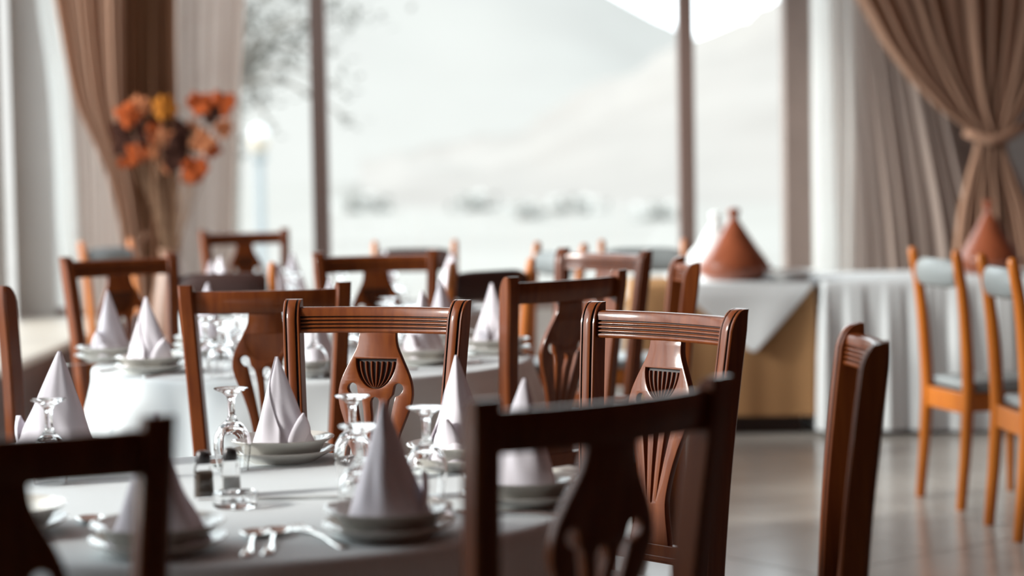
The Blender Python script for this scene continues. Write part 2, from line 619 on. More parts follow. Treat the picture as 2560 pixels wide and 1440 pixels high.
ridge_mesh('hill', 900, [(-2600, -300), (-600, -330), (400, -220), (900, -150), (1300, -70), (1480, 0), (1600, 66), (1700, 118), (1800, 150), (2600, 230), (4200, 260)], 420, M['hill'], 5, 1)
ridge_mesh('hill', 420, [(900, 420), (1300, 340), (1600, 210), (1740, 135), (1800, 118), (1880, 82), (1970, 45), (2300, -60), (3800, -120)], 220, M['hillw'], 3, 2)
b = MB()
b.box(-900, 900, WALL_Y + 0.6, 700, -3.4, -3.0)
tag(b.build('ground', M['ground'], smooth=False), kind='structure')
# scrub blotches on the valley floor are shrubs of their own
rnd = random.Random(5)
SHRUBPX = [(905, 530, 'hazy grey shrub on the valley floor beside the lamp-side mullion'), (1180, 525, 'hazy grey shrub on the valley floor, above the centred far chair'),
           (1320, 545, 'hazy grey shrub on the valley floor, above the dark padded band'), (1450, 532, 'hazy grey shrub on the valley floor, above the pale-edged chair'),
           (1655, 548, 'hazy grey shrub on the valley floor, against the mullion by the tagine')]
b = MB()
for k in range(34):
    c = Vector((rnd.gauss(0, .5), rnd.gauss(0, .4), abs(rnd.gauss(0.3, .25))))
    for q in range(4):
        a, e = rnd.uniform(0, 6.28), rnd.uniform(-.5, 1.2)
        d = Vector((cos(a) * cos(e), sin(a) * cos(e), sin(e)))
        s_ = d.cross(Vector((0, 0, 1))).normalized() * .16
        b.add([c, c + d * .25 + s_, c + d * .55, c + d * .25 - s_], [(0, 1, 2, 3)])
shrub_me = b.mesh('shrub', M['ground'], smooth=False)
M['shrub'] = mat('hazy_shrub', (0.40, 0.395, 0.375), 1.0, spec=0, var=0.2)  # paled so that the colour itself holds the valley haze
shrub_me.materials[0] = M['shrub']
for k, (px, py, lab) in enumerate(SHRUBPX):
    pos = G(px, py, -3.0)
    o = link('shrub', shrub_me)
    o.location = (pos.x, pos.y, -3.02)
    o.scale = (pos.y / 95, pos.y / 95, pos.y / 130)
    o.rotation_euler = (0, 0, k)
    tag(o, lab, 'shrub', 'hazy shrubs in the valley')

# street lamp
lp = P(652, 560, 24.0)
lamp = empty('street_lamp', (lp.x, lp.y, -3.0), label='blurred street lamp on a pale post outside the window', cat='street lamp')
zt = P(652, 385, 24.0).z + 3.0
b = MB()
b.lathe([(0.0, 0), (0.14, 0), (0.14, 0.3), (0.06, 0.4), (0.055, zt - 0.1), (0.09, zt - 0.06), (0.09, zt), (0, zt)], 16)
b.build('post', M['lamppost'], lamp)
b = MB()
b.lathe([(0, zt), (0.05, zt), (0.10, zt + 0.06), (0.115, zt + 0.13), (0.10, zt + 0.19), (0.0, zt + 0.20)], 20)
b.build('globe', M['globe'], lamp)
b = MB()
b.lathe([(0.0, zt + 0.195), (0.11, zt + 0.19), (0.115, zt + 0.23), (0.07, zt + 0.30), (0.02, zt + 0.33), (0, zt + 0.33)], 20)
b.build('cap', M['globew'], lamp)

# tree
tp = P(560, 560, 20.0)
tree = empty('tree', (tp.x, tp.y, -3.0), label='blurred grey-leaved tree outside the window beside the sheer curtain', cat='tree')
b = MB()
zc = P(650, 100, 20).z + 3.0
b.tube([(0, 0, 0), (0.05, 0, 1.5), (0.0, 0.05, 3.0), (0.15, 0, zc), (0.3, 0, zc + 1.5)], [0.16, 0.13, 0.11, 0.07, 0.03], 10)
rnd = random.Random(11)
clusters = []
for (px, py, rr, n) in [(690, 60, .26, 120), (650, 130, .2, 80), (730, 120, .18, 70), (630, 30, .16, 40), (760, 40, .2, 50), (850, 40, .16, 34), (640, 240, .1, 30), (660, 250, .07, 14), (720, -60, .5, 200), (560, -20, .5, 150), (500, 200, .45, 130), (860, 220, .08, 10), (880, 300, .06, 8), (845, 130, .1, 8), (690, 330, .05, 4), (600, 380, .1, 14), (620, 180, .1, 14)]:
    p = P(px, py, 20.0) - Vector(tree.location)
    clusters.append((p, rr, n))
    b.tube([(0.05, 0, zc - 0.4), p * 0.5 + Vector((0, 0, zc * .5)), p], [0.045, 0.02, 0.006], 6)
b.build('trunk', M['bark'], tree)
b = MB()
for p, rr, n in clusters:
    for k in range(n):
        c = p + Vector((rnd.gauss(0, rr), rnd.gauss(0, rr), rnd.gauss(0, rr * .75)))
        a, e = rnd.uniform(0, 6.28), rnd.uniform(-.8, .8)
        d = Vector((cos(a) * cos(e), sin(a) * cos(e), sin(e)))
        s_ = d.cross(Vector((rnd.uniform(-1, 1), .2, 1))).normalized() * .022
        b.add([c, c + d * .05 + s_, c + d * .12, c + d * .05 - s_], [(0, 1, 2, 3)])
o = b.build('foliage', M['leaf'], tree, smooth=False)
o['kind'] = 'stuff'

# ------------------------------------------------------------------ carved chair
RAKE = [(0, 0.0), (0.2, 0.028), (0.45, 0.045), (0.62, 0.04), (0.75, 0.031), (0.9, 0.016), (1.0, 0.004), (1.05, -0.004)]
CH = 1.05


def rake(z):
    return smooth_tab(RAKE, z)


def half(z):                   # half distance between post centres
    return 0.172 + 0.038 * max(0, (z - 0.45)) / 0.6 if z > 0.45 else 0.172


def bow(x, L):
    return -0.026 * (1 - (2 * x / L) ** 2)


def post_section():
    hw, fd, bd = 0.020, 0.025, -0.025
    g = 0.0055
    return [(-hw, bd + .006), (-hw + .006, bd), (hw - .006, bd), (hw, bd + .006),
            (hw, fd - .004), (hw - .002, fd - .0015), (hw - .0055, fd - .0015), (hw - .0065, fd - g), (hw - .0095, fd - g), (hw - .0105, fd),
            (0.006, fd + .0018), (-0.006, fd + .0018),
            (-hw + .0105, fd), (-hw + .0095, fd - g), (-hw + .0065, fd - g), (-hw + .0055, fd - .0015), (-hw + .002, fd - .0015), (-hw, fd - .004)]


TW = radians(9)               # the posts turn in with the bow of the back


def make_chair():
    t = empty('dining_chair')
    sec = post_section()
    for s in (-1, 1):
        rings = []
        zs = [0, .1, .2, .3, .4, .45, .5, .56, .62, .68, .74, .8, .86, .92, .97, 1.005, 1.02, 1.032, 1.041, 1.047, 1.05]
        for z in zs:
            k = max(0.0, (z - 1.005) / 0.045)
            sh = 0.030 * (1 - sqrt(max(0, 1 - k * k)))           # the top rolls over to the back
            taper = 0.72 + 0.28 * min(1, z / 0.4)
            ring = []
            for (x, y) in sec:
                yy = y - sh * max(0, (y + 0.025) / 0.05) + (0.006 * k if y < 0 else 0)
                grow = min(1, max(0, (z - 0.42) / 0.06))
                if y > 0.012:
                    yy2 = 0.0235 - sh
                    yy = yy2 + (yy - yy2) * grow
                a_ = s * TW
                ring.append((s * half(z) + (x * cos(a_) - yy * sin(a_)) * taper, rake(z) + (x * sin(a_) + yy * cos(a_)) * taper, z))
            rings.append(ring)
        b = MB()
        b.loft(rings)
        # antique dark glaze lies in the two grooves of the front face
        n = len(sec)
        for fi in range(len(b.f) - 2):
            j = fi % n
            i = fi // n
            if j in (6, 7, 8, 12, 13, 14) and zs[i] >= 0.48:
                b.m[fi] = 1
        b.build('back_post', [M['mahogany'], M['stain_and_shade']], t, angle=28)
    # top rail
    L = 2 * half(1.0) - 0.034
    zt, hgt = 1.032, 0.060
    th = 0.012
    front = [(0.004, 0.0), (th - .001, -0.003), (th + .001, -0.009), (th, -0.0205)]
    z = -0.0215
    gi = []
    for k in range(4):
        gi.append(len(front))
        front += [(th - .006, z - .0012), (th - .006, z - .0024)]
        z -= 0.0036
        if k < 3:
            front += [(th - .0012, z), (th + .0003, z - .0017), (th + .0003, z - .0031), (th - .0012, z - .0045)]
            z -= 0.0050
    front += [(th, z - .0005), (th + .0008, z - .004), (th, -hgt + .003), (th - .003, -hgt)]
    sec2 = [(-th + .003, 0.0)] + front + [(-th + .003, -hgt), (-th, -hgt + .003), (-th, -0.004)]
    N = 16
    rings = []
    for i in range(N + 1):
        x = -L / 2 + L * i / N
        rings.append([(x, y + rake(zt + z_) + bow(x, L), zt + z_) for y, z_ in sec2])
    b = MB()
    b.loft(rings)
    n = len(sec2)
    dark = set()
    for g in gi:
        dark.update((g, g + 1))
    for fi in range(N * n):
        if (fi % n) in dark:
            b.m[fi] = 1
    b.build('top_rail', [M['mahogany'], M['stain_and_shade']], t, angle=40)
    # splat
    z_top, z_bot = zt - hgt, 0.535
    W = [(0, .0435), (.03, .0475), (.058, .0605), (.09, .0765), (.115, .0865), (.14, .0905), (.165, .087), (.20, .075), (.23, .063), (.27, .051), (.31, .0425), (.345, .039), (.38, .043), (.41, .050), (.44, .056)]
    LT = z_top - z_bot
    pts = []
    for i in range(41):
        tt = LT * i / 40
        pts.append((smooth_tab(W, tt), -tt))
    outline = pts + [(-x, y) for x, y in reversed(pts)]
    mid = [(0.0, -.146), (.0085, -.149), (.0125, -.158), (.012, -.17), (.009, -.19), (.0075, -.22), (.006, -.27), (.005, -.32), (.004, -.345), (0, -.351)]
    mid = mid + [(-x, y) for x, y in reversed(mid[1:-1])]
    side = []
    for k in range(9):          # round head
        a = radians(-35 + k * 27)
        side.append((.0575 + .014 * cos(a), -.128 + .014 * sin(a)))
    side += [(.041, -.142), (.031, -.155), (.0265, -.175), (.0225, -.205), (.019, -.245), (.0155, -.29), (.0125, -.335), (.0125, -.343), (.0145, -.343),
             (.0225, -.30), (.0305, -.255), (.038, -.215), (.0445, -.185), (.049, -.162), (.0525, -.148), (.059, -.146), (.063, -.143)]
    shell_t, sa, sb_ = .058, .0530, .0735
    shell = [(sa * cos(radians(a)), -shell_t - sb_ * sin(radians(a))) for a in range(0, 181, 9)]
    cu = bpy.data.curves.new('splat', 'CURVE')
    cu.dimensions = '2D'
    cu.fill_mode = 'BOTH'
    cu.extrude = 0.0065
    cu.bevel_depth = 0.0018
    cu.bevel_resolution = 1
    for poly in (outline, mid, side, [(-x, y) for x, y in side], shell):
        sp = cu.splines.new('POLY')
        sp.points.add(len(poly) - 1)
        for p_, (x, y) in zip(sp.points, poly):
            p_.co = (x, y, 0, 1)
        sp.use_cyclic_u = True
    tmp = bpy.data.objects.new('tmp', cu)
    C.objects.link(tmp)
    bpy.context.view_layer.update()
    me = bpy.data.meshes.new_from_object(tmp.evaluated_get(bpy.context.evaluated_depsgraph_get()))
    bpy.data.objects.remove(tmp)
    y0 = bow(0, L)
    yc = 0.001

    def on_splat(x, tt, off):
        z_ = z_top - tt
        return (x, rake(z_) + y0 * max(0, min(1, (z_ - z_bot) / LT)) + yc + off, z_)
    vs = [on_splat(v.co.x, -v.co.y, v.co.z) for v in me.vertices]
    fs = [tuple(p_.vertices) for p_ in me.polygons]
    b = MB()
    b.add(vs, fs)
    splat = b.build('splat', M['mahogany'], t, angle=30)
    # carved shell: recessed dark floor and seven raised ribs
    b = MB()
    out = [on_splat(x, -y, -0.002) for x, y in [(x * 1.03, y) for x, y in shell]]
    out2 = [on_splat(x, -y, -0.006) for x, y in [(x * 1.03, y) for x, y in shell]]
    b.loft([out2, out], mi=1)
    for k in range(-3, 4):
        u = k / 3.75
        rings = []
        for i in range(9):
            ph = radians(4 + i * 9.6)
            cx, ct = sa * .97 * u * cos(ph), shell_t + .004 + (sb_ - .008) * sin(ph)
            w = .0026 * (1 - .72 * (i / 8))
            rings.append([on_splat(cx - w, ct, -.002), on_splat(cx - w * .5, ct, .0045), on_splat(cx + w * .5, ct, .0045), on_splat(cx + w, ct, -.002)])
        b.loft(rings)
    # plain wood closes the back
    bk = [on_splat(x, -y, -0.0062) for x, y in [(x * 1.05, y) for x, y in shell]]
    bk2 = [on_splat(x, -y, -0.0083) for x, y in [(x * 1.05, y) for x, y in shell]]
    b.loft([bk2, bk])
    sh = b.build('shell_carving', [M['mahogany'], M['stain_and_shade']], splat, angle=50)
    sh['label'] = 'dark-stained carved shell with seven ribs'
    # lower back rail
    b = MB()
    hw = half(.52) - .014
    b.box(-hw, hw, rake(.52) - .011, rake(.52) + .011, .498, .538)
    b.box(-hw, hw, rake(.52) + .0105, rake(.52) + .014, .503, .514)
    bevel(b.build('lower_rail', M['mahogany'], t, smooth=False), 0.003)
    # seat
    yb, yf = 0.05, 0.46
    for nm, x0, x1, ya, yb2 in (('front_apron', .20, .20, yf - .024, yf),):
        b = MB()
        b.box(-x0, x1, ya, yb2, .375, .435)
        bevel(b.build('apron', M['mahogany'], t, smooth=False), .003)
    b = MB()
    b.box(-.155, .155, .034, .056, .375, .435)
    bevel(b.build('apron', M['mahogany'], t, smooth=False), .003)
    for s in (-1, 1):
        b = MB()
        b.add([(s * .162, .06, .375), (s * .184, .06, .375), (s * .222, yf - .02, .375), (s * .200, yf - .02, .375),
               (s * .162, .06, .435), (s * .184, .06, .435), (s * .222, yf - .02, .435), (s * .200, yf - .02, .435)],
              [(0, 3, 2, 1), (4, 5, 6, 7), (0, 1, 5, 4), (1, 2, 6, 5), (2, 3, 7, 6), (3, 0, 4, 7)])
        bevel(b.build('apron', M['mahogany'], t, smooth=False), .003)
        b = MB()
        rings = []
        for z_, w in ((0, .011), (.2, .015), (.40, .02), (.435, .02)):
            cx, cy = s * .205, yf - .02
            rings.append([(cx - w, cy - w, z_), (cx + w, cy - w, z_), (cx + w, cy + w, z_), (cx - w, cy + w, z_)])
        b.loft(rings)
        bevel(b.build('front_leg', M['mahogany'], t, smooth=False), .003)
    b = MB()
    prof = [(0.0, .436), (.0, .455), (.3, .474), (1, .482)]
    rings = []
    for inset, z_ in ((.004, .436), (0, .445), (0, .458), (.012, .470), (.04, .478), (.09, .481)):
        rings.append([(-.165 + inset, .062 + inset, z_), (.165 - inset, .062 + inset, z_), (.190 - inset, .25, z_), (.218 - inset, yf + .005 - inset, z_), (-.218 + inset, yf + .005 - inset, z_), (-.190 + inset, .25, z_)])
    b.loft(rings)
    b.build('seat', M['seat'], t, angle=60)
    return t


# ------------------------------------------------------------------ orange chair with grey padded band
def make_orange(padmat):
    t = empty('padded_chair')
    rk = [(0, .0), (.2, .018), (.45, .032), (.7, .02), (.85, .004), (1.0, -.022)]
    for s in (-1, 1):
        rings = []
        for z in (0, .02, .2, .4, .45, .55, .65, .75, .85, .93, .98, .995, 1.0):
            w = .0165 + .004 * min(1, z / .45) - .004 * max(0, (z - .5) / .5)
            if z > .985:
                w *= (0.75 if z < 1 else 0.35)
            y = smooth_tab(rk, z)
            x = s * (.178 + .012 * max(0, (z - .45) / .55))
            rings.append([(x + w * cos(2 * pi * k / 14), y + w * 1.25 * sin(2 * pi * k / 14), z) for k in range(14)])
        b = MB()
        b.loft(rings)
        b.build('back_post', M['orange'], t, angle=50)
        b = MB()
        rings = []
        for z in (0, .02, .3, .42, .44):
            w = .015 + .006 * z / .44
            rings.append([(s * .185 + w * cos(2 * pi * k / 12), .40 + w * sin(2 * pi * k / 12), z) for k in range(12)])
        b.loft(rings)
        b.build('front_leg', M['orange'], t, angle=50)
        b = MB()
        b.box(s * .178 - .011, s * .178 + .011, .045, .385, .375, .445)
        bevel(b.build('apron', M['orange'], t, smooth=False), .004)
    for y in (.032, .40):
        b = MB()
        b.box(-.165, .165, y - .011, y + .011, .365, .445)
        bevel(b.build('apron', M['orange'], t, smooth=False), .004)
    b = MB()
    rings = []
    for i in range(15):
        u = i / 14
        x = -.166 + .332 * u
        e = 1 - .25 * (2 * u - 1) ** 6
        bw = -.018 * (1 - (2 * u - 1) ** 2)
        rings.append([(x, -.004 + bw + .026 * e * cos(a), .905 + .056 * e * sin(a)) for a in [2 * pi * k / 16 for k in range(16)]])
    b.loft(rings)
    b.build('back_pad', padmat, t, angle=60)
    b = MB()
    rings = []
    for inset, z_ in ((.006, .447), (0, .455), (0, .470), (.012, .483), (.05, .490), (.1, .492)):
        rings.append([(-.185 + inset, .055 + inset, z_), (.185 - inset, .055 + inset, z_), (.2 - inset, .23, z_), (.205 - inset, .425 - inset, z_), (-.205 + inset, .425 - inset, z_), (-.2 + inset, .23, z_)])
    b.loft(rings)
    b.build('seat', padmat, t, angle=60)
    return t


# ------------------------------------------------------------------ tables
def table(name_label, cloth_label, c, R, seed, hem=0.5):
    t = empty('round_table', (c[0], c[1], 0), label=name_label, cat='table')
    b = MB()
    b.lathe([(0, .715), (R - .012, .715), (R - .006, .720), (R - .006, .742), (R - .012, .745), (0, .745)], 64)
    b.build('tabletop', M['orange'], t)
    b = MB()
    b.lathe([(0, .1), (.05, .1), (.045, .3), (.04, .5), (.06, .70), (.09, .715), (0, .715)], 24)
    b.build('pedestal', M['mahogany'], t)
    for k in range(4):
        a = k * pi / 2 + pi / 4
        b = MB()
        b.tube([(0.03 * cos(a), .03 * sin(a), .16), (.2 * cos(a), .2 * sin(a), .1), (.36 * cos(a), .36 * sin(a), .022)], [.03, .028, .02], 8)
        b.build('leg', M['mahogany'], t)
    rnd = random.Random(seed)
    n = 240
    ph = [rnd.uniform(0, 6.28) for _ in range(5)]
    rings = []
    prof = [(0.0, 0.75, 0)] if False else []
    radii = [0.02, R * .35, R * .7, R * .9, R - .02]
    vs, fs = [], []
    vs.append((0, 0, .75))
    lines = [(r, .75, 0.0) for r in radii] + [(R - .008, .7495, 0), (R - .002, .747, 0), (R + .002, .742, .0), (R + .004, .733, .02), (R + .006, .71, .12), (R + .010, .67, .35), (R + .015, .62, .6), (R + .020, .57, .85), (R + .024, .53, 1.0), (R + .026, hem, 1.05)]
    for r, z, k in lines:
        for j in range(n):
            a = 2 * pi * j / n
            w = .5 + .5 * sin(13 * a + ph[0] + 1.1 * sin(2 * a + ph[1]))
            w2 = .5 + .5 * sin(7 * a + ph[2])
            fold = (w ** 1.4 * .062 + w2 * .022 - .03) * k
            vs.append(((r + fold) * cos(a), (r + fold) * sin(a), z + (.004 * sin(9 * a + ph[3]) if z < .45 else 0)))
    for j in range(n):
        fs.append((0, 1 + j, 1 + (j + 1) % n))
    for i in range(len(lines) - 1):
        for j in range(n):
            a, c2 = 1 + i * n + j, 1 + i * n + (j + 1) % n
            fs.append((a, a + n, c2 + n, c2))
    m = MB()
    m.add(vs, fs)
    o = m.build('tablecloth', M['cloth'], angle=180)
    o.location = (c[0], c[1], 0)
    tag(o, cloth_label, 'tablecloth')
    return t


# ------------------------------------------------------------------ tableware prototypes
TZ = 0.7502


def proto_plates():
    b = MB()
    b.lathe([(0, .003), (.066, .003), (.070, .0), (.074, .003), (.085, .009), (.1105, .0225), (.112, .0245), (.1105, .0260), (.086, .0135), (.076, .0065), (0, .006)], 48)
    dinner = b.build('dinner_plate', M['china'], angle=60)
    b = MB()
    b.lathe([(0, .003), (.056, .003), (.060, .0), (.064, .003), (.078, .011), (.088, .030), (.107, .0405), (.1085, .0425), (.107, .044), (.086, .0345), (.076, .013), (.07, .0075), (0, .007)], 48)
    soup = b.build('soup_plate', M['china'], angle=60)
    return dinner, soup


def proto_glass():
    b = MB()
    outer = [(.0315, 0.0), (.0345, .018), (.0375, .040), (.038, .055), (.035, .073), (.026, .089), (.015, .099), (.0095, .106), (.0072, .115), (.0072, .138), (.0095, .150), (.017, .158), (.030, .1635), (.0345, .166), (.0345, .168), (.030, .1685), (0, .170)]
    inner = [(0, .0945), (.010, .0935), (.024, .0845), (.0325, .0705), (.0357, .054), (.0352, .040), (.0322, .018), (.0295, .0)]
    b.lathe(inner[::-1][:-1][::-1] if False else [(.0305, -0.0)] + outer[0:], 32) if False else None
    prof = outer
    b.lathe(outer, 32)
    b.lathe(inner, 32)
    b.lathe([(.0295, 0.0), (.0315, 0.0)], 32)
    return b.build('wine_glass', M['glass'], angle=60)


def proto_napkin(seed):
    rnd = random.Random(seed)
    NU, NV = 64, 22
    Hn, Rb = .212, .088
    vs, fs = [], []
    total = radians(415)
    a0 = radians(20)
    for j in range(NU + 1):
        u = j / NU
        th = a0 + total * u
        tri = .86 + .10 * cos(3 * (th - .4)) + .035 * cos(6 * (th - .4)) + .06 * cos(2 * th + seed)
        lay = .0035 * (u - .5)
        vmax = 1.0
        if u > .80:
            vmax = 1 - ((u - .80) / .20) * .74
        elif u < .06:
            vmax = 1.0
        for i in range(NV + 1):
            v = i / NV * vmax
            r = Rb * tri * (1 - v) * (1 - .05 * sin(pi * v)) + .0028 + lay
            r += .0028 * sin(7 * th + 9 * v + seed) * (1 - v) * sin(pi * min(1, v * 1.6))
            if u > .9 and v < .4:
                r += (u - .9) * .22 * (1 - v / .4)
            lean = .010 * v
            vs.append((r * cos(th) + lean, .86 * r * sin(th), Hn * v + .0006))
    for j in range(NU):
        for i in range(NV):
            a = j * (NV + 1) + i
            fs.append((a, a + NV + 1, a + NV + 2, a + 1))
    b = MB()
    b.add(vs, fs)
    # folded corner turned out at the foot
    a = a0 + radians(95)
    cpt = Vector((.068 * cos(a), .058 * sin(a), 0))
    n = Vector((cos(a), sin(a), 0))
    tt = Vector((-sin(a), cos(a), 0))
    fl = []
    for i in range(9):
        v = i / 8
        row = []
        for j in range(7):
            u = j / 3 - 1
            w = .034 * sin(pi * (.22 + .78 * v)) ** .8
            p = cpt + tt * (u * w + .012 * v) + n * (-.004 + .012 * sin(v * 2.2) - .016 * u * u * (1 - .5 * v)) + Vector((0, 0, .003 + .088 * v))
            row.append(tuple(p))
        fl.append(row)
    b.loft(fl, closed=False, cap=False)
    o = b.build('napkin', M['napkin'], angle=70)
    md = o.modifiers.new('thickness', 'SOLIDIFY')
    md.thickness = .0016
    md.offset = 0
    return o


def proto_cutlery():
    # all lie along +y, handle at -y, z from 0
    def strip(name, prof, th=.0022):
        b = MB()
        rings = []
        for y, w, z in prof:
            rings.append([(-w, y, z), (w, y, z), (w * .7, y, z + th), (-w * .7, y, z + th)])
        b.loft(rings)
        return b
    handle = [(-.10, .004, .001), (-.095, .0085, .001), (-.06, .007, .002), (-.02, .0035, .005), (.03, .003, .006)]
    b = strip('spoon', handle)
    rings = []
    n = 14
    for i in range(11):
        t_ = i / 10
        y = .03 + .058 * t_
        w = .0205 * sqrt(max(.02, sin(pi * min(1, max(.0, t_ * .94 + .03))) )) 
        dep = .0085 * sin(pi * t_)
        ring = []
        for k in range(n + 1):
            q = -1 + 2 * k / n
            ring.append((w * q, y, .0075 - dep * (1 - q * q) * .85))
        rings.append(ring)
    b.loft(rings, closed=False, cap=False)
    spoon = b.build('spoon', M['steel'], angle=60)
    b = strip('fork', handle + [(.045, .010, .006), (.055, .0125, .0045)])
    for k in range(4):
        x = (k - 1.5) * .0068
        b.tube([(x, .053, .0055), (x, .07, .004), (x, .085, .005), (x * .95, .098, .008)], [.0022, .002, .0018, .001], 6)
    fork = b.build('fork', M['steel'], angle=60)
    b = MB()
    rings = []
    for y, w, z in ((-.11, .005, .001), (-.1, .009, .001), (-.05, .008, .002), (.0, .006, .003), (.01, .008, .002), (.06, .010, .002), (.1, .008, .002), (.12, .002, .002)):
        rings.append([(-w, y, z), (w * .8, y, z), (w * .8, y, z + .002), (-w, y, z + .003)])
    b.loft(rings)
    knife = b.build('knife', M['steel'], angle=60)
    return spoon, fork, knife


dinner, soup = proto_plates()
glass = proto_glass()
napkins = [proto_napkin(s) for s in (1, 2, 3)]
spoon, fork, knife = proto_cutlery()
spoon.scale = (1.25, 1.2, 1.25)
fork.scale = (1.2, 1.1, 1.2)

# ------------------------------------------------------------------ the three set tables
NC = (-0.51, 3.97)
NR = 0.645
T2C = (-0.63, 6.80)
T2R = 0.69
T3C = (-0.75, 9.1)
T3R = 0.66
table('round table nearest the camera, hidden beneath its long white cloth', 'white cloth on the nearest round table, hanging in soft folds', NC, NR, 1)
table('round table behind the carved chairs, hidden beneath its white cloth', 'white cloth on the second table, behind the plain-backed chair', T2C, T2R, 2)
table('farthest round table towards the window, hidden beneath a white cloth', 'blurred white cloth on the farthest round table by the window', T3C, T3R, 3)


def setting(c, deg, r, where, group, nk=0, nrot=0.0, glassrel=None, cutlery=True, napkin=True, pos=None, glass_on=True, ns=1.0):
    """a place setting; the diner sits outside at angle deg"""
    a = radians(deg)
    p = Vector(pos) if pos else Vector((c[0] + r * cos(a), c[1] + r * sin(a)))
    rz = a + pi / 2            # local +y points to the table's middle
    inx = Vector((-cos(a), -sin(a)))
    rt = Vector((-inx.y * -1, -inx.x)) if False else Vector((inx.y, -inx.x))
    put(dinner, (p.x, p.y, TZ), rz, 'white dinner plate under the soup plate ' + where, 'dinner plates on ' + group, 'plate')
    put(soup, (p.x, p.y, TZ + .0065), rz, 'white soup plate under the napkin ' + where, 'soup plates on ' + group, 'plate')
    if napkin:
        nn = put(napkins[nk], (p.x, p.y, TZ + .0065 + .0078), nrot, 'pale linen napkin folded into a peak ' + where, 'peaked napkins on ' + group, 'napkin')
        nn.scale = (ns, ns, 1.0 + .3 * (ns - 1))
    g = glassrel or (c[0] + .26 * cos(a - .25), c[1] + .26 * sin(a - .25))
    if glass_on:
        put(glass, (g[0], g[1], TZ), 0, 'upturned clear wine glass ' + where, 'upturned wine glasses on ' + group, 'glass')
    if cutlery:
        q = p + rt * .128
        put(spoon, (q.x, q.y, TZ), rz + pi + pi, 'steel spoon beside the plates ' + where, 'spoons on ' + group, 'spoon')
        q = p - rt * .130
        put(fork, (q.x, q.y, TZ), rz, 'steel fork beside the plates ' + where, 'forks on ' + group, 'fork')


def gp(px, py, z=.75):
    p = G(px, py, z)
    return (p.x, p.y)


NEAR = 'the nearest table'
setting(NC, 88, .5, 'before the sharp carved chair, nearest table', NEAR, 0, radians(200), gp(577, 967, .92), pos=gp(708, 1133, .765), ns=.86)
setting(NC, 46, .5, 'before the sunlit carved chair, nearest table', NEAR, 1, radians(120), gp(880, 985, .92), pos=gp(1150, 1150, .765))
setting(NC, -4, .5, 'half behind the near dark chair post, nearest table', NEAR, 2, radians(40), gp(1064, 1014, .92), pos=gp(1305, 1240, .765))
setting(NC, -48, .48, 'between the two dark chairs', NEAR, 1, radians(250), gp(897, 1060, .92), pos=gp(972, 1318, .765), cutlery=False)
setting(NC, 262, .48, 'behind the cropped dark chair bar, nearest table', NEAR, 2, radians(300), (NC[0] - .33, NC[1] - .22), pos=gp(395, 1357, .765), cutlery=False, glass_on=False)
setting(NC, 135, .5, 'beyond the cropped dark chair, nearest table', NEAR, 0, radians(60), gp(120, 995, .92), pos=gp(146, 1152, .765), ns=1.22)
setting(NC, 222, .49, 'behind the cropped chair splat, nearest table', NEAR, 1, 1.0, (NC[0] - .36, NC[1] - .02), cutlery=False, napkin=False, glass_on=False)


def lay(proto, a, b_, label, group, cat, z=TZ, l=.1):
    """lay cutlery so that its head is at pixel a, its handle towards pixel b"""
    pa, pb = G(a[0], a[1], z), G(b_[0], b_[1], z)
    d = (pa - pb).normalized()
    m = pa - d * l
    return put(proto, (m.x, m.y, z), atan2(d.y, d.x) - pi / 2, label, group, cat)


lay(fork, (742, 1325), (900, 1385), 'steel fork with tines towards the cruets, left of the front plates', None, 'fork')
lay(spoon, (640, 1340), (600, 1420), 'dark-bowled steel spoon lying alone between the front place settings', None, 'spoon', l=.08)
lay(spoon, (690, 1335), (645, 1440), 'shiny steel spoon beside the dark-bowled spoon, between the front settings', None, 'spoon', l=.08)
lay(spoon, (225, 1305), (330, 1420), 'steel spoon seen inside the frame of the cropped dark chair', None, 'spoon', l=.08)
lay(knife, (1090, 1250), (1180, 1360), 'steel knife between the front plates and the near dark chair post', None, 'knife')
lay(spoon, (1380, 1240), (1500, 1215), 'bright steel spoon at the rim of the cloth, behind the near dark chair', None, 'spoon', l=.08)
lay(knife, (640, 1250), (860, 1245), 'steel knife lying across the cloth between cruets and front glass', None, 'knife')

SEC = 'the second table'
W2 = {270: 'behind the plain-backed chair, second table', 315: 'inside the sharp carved chair frame, second table', 0: 'beyond the sharp carved chair post, second table', 45: 'farthest towards the tan buffet, second table',
      90: 'by the centred far chair, second table', 135: 'by the side-lit dark chair, second table', 180: 'second from the ledge, second table', 225: 'nearest the ledge foreground, second table'}
pos2 = {225: gp(378, 918, .765), 180: gp(275, 892, .765), 270: gp(782, 925, .765), 315: gp(1060, 898, .765), 0: gp(1240, 873, .765)}
for k, (deg, w) in enumerate(W2.items()):
    setting(T2C, deg, .56, w, SEC, k % 3, k * 1.3 + .5, pos=pos2.get(deg))
for k, (px, py) in enumerate([(512, 790), (548, 800), (785, 800), (970, 742), (1022, 762)]):
    g = G(px, py, .92)
    put(glass, (g.x, g.y, TZ), 0, ['upturned wine glass beside the plain-backed chair post, second table', 'upturned wine glass framed by the plain-backed chair, second table', 'upturned wine glass framed by the sharp carved chair, second table',
                                  'upturned wine glass with bright foot above the carved rail, second table', 'upturned wine glass just over the carved chair rail, second table'][k], None, 'glass')
FAR = 'the farthest table'
for k, deg in enumerate((25, 70, 115, 160, 205, 250, 295, 340)):
    w = ['beside the far dark posts', 'towards the window pane', 'beside the far padded chair', 'towards the flowers', 'before the orange-posted chair', 'foremost', 'between the padded chairs', 'beside the dark padded band'][k] + ', farthest table'
    setting(T3C, deg, .53, w, FAR, k % 3, k * .9, cutlery=False)

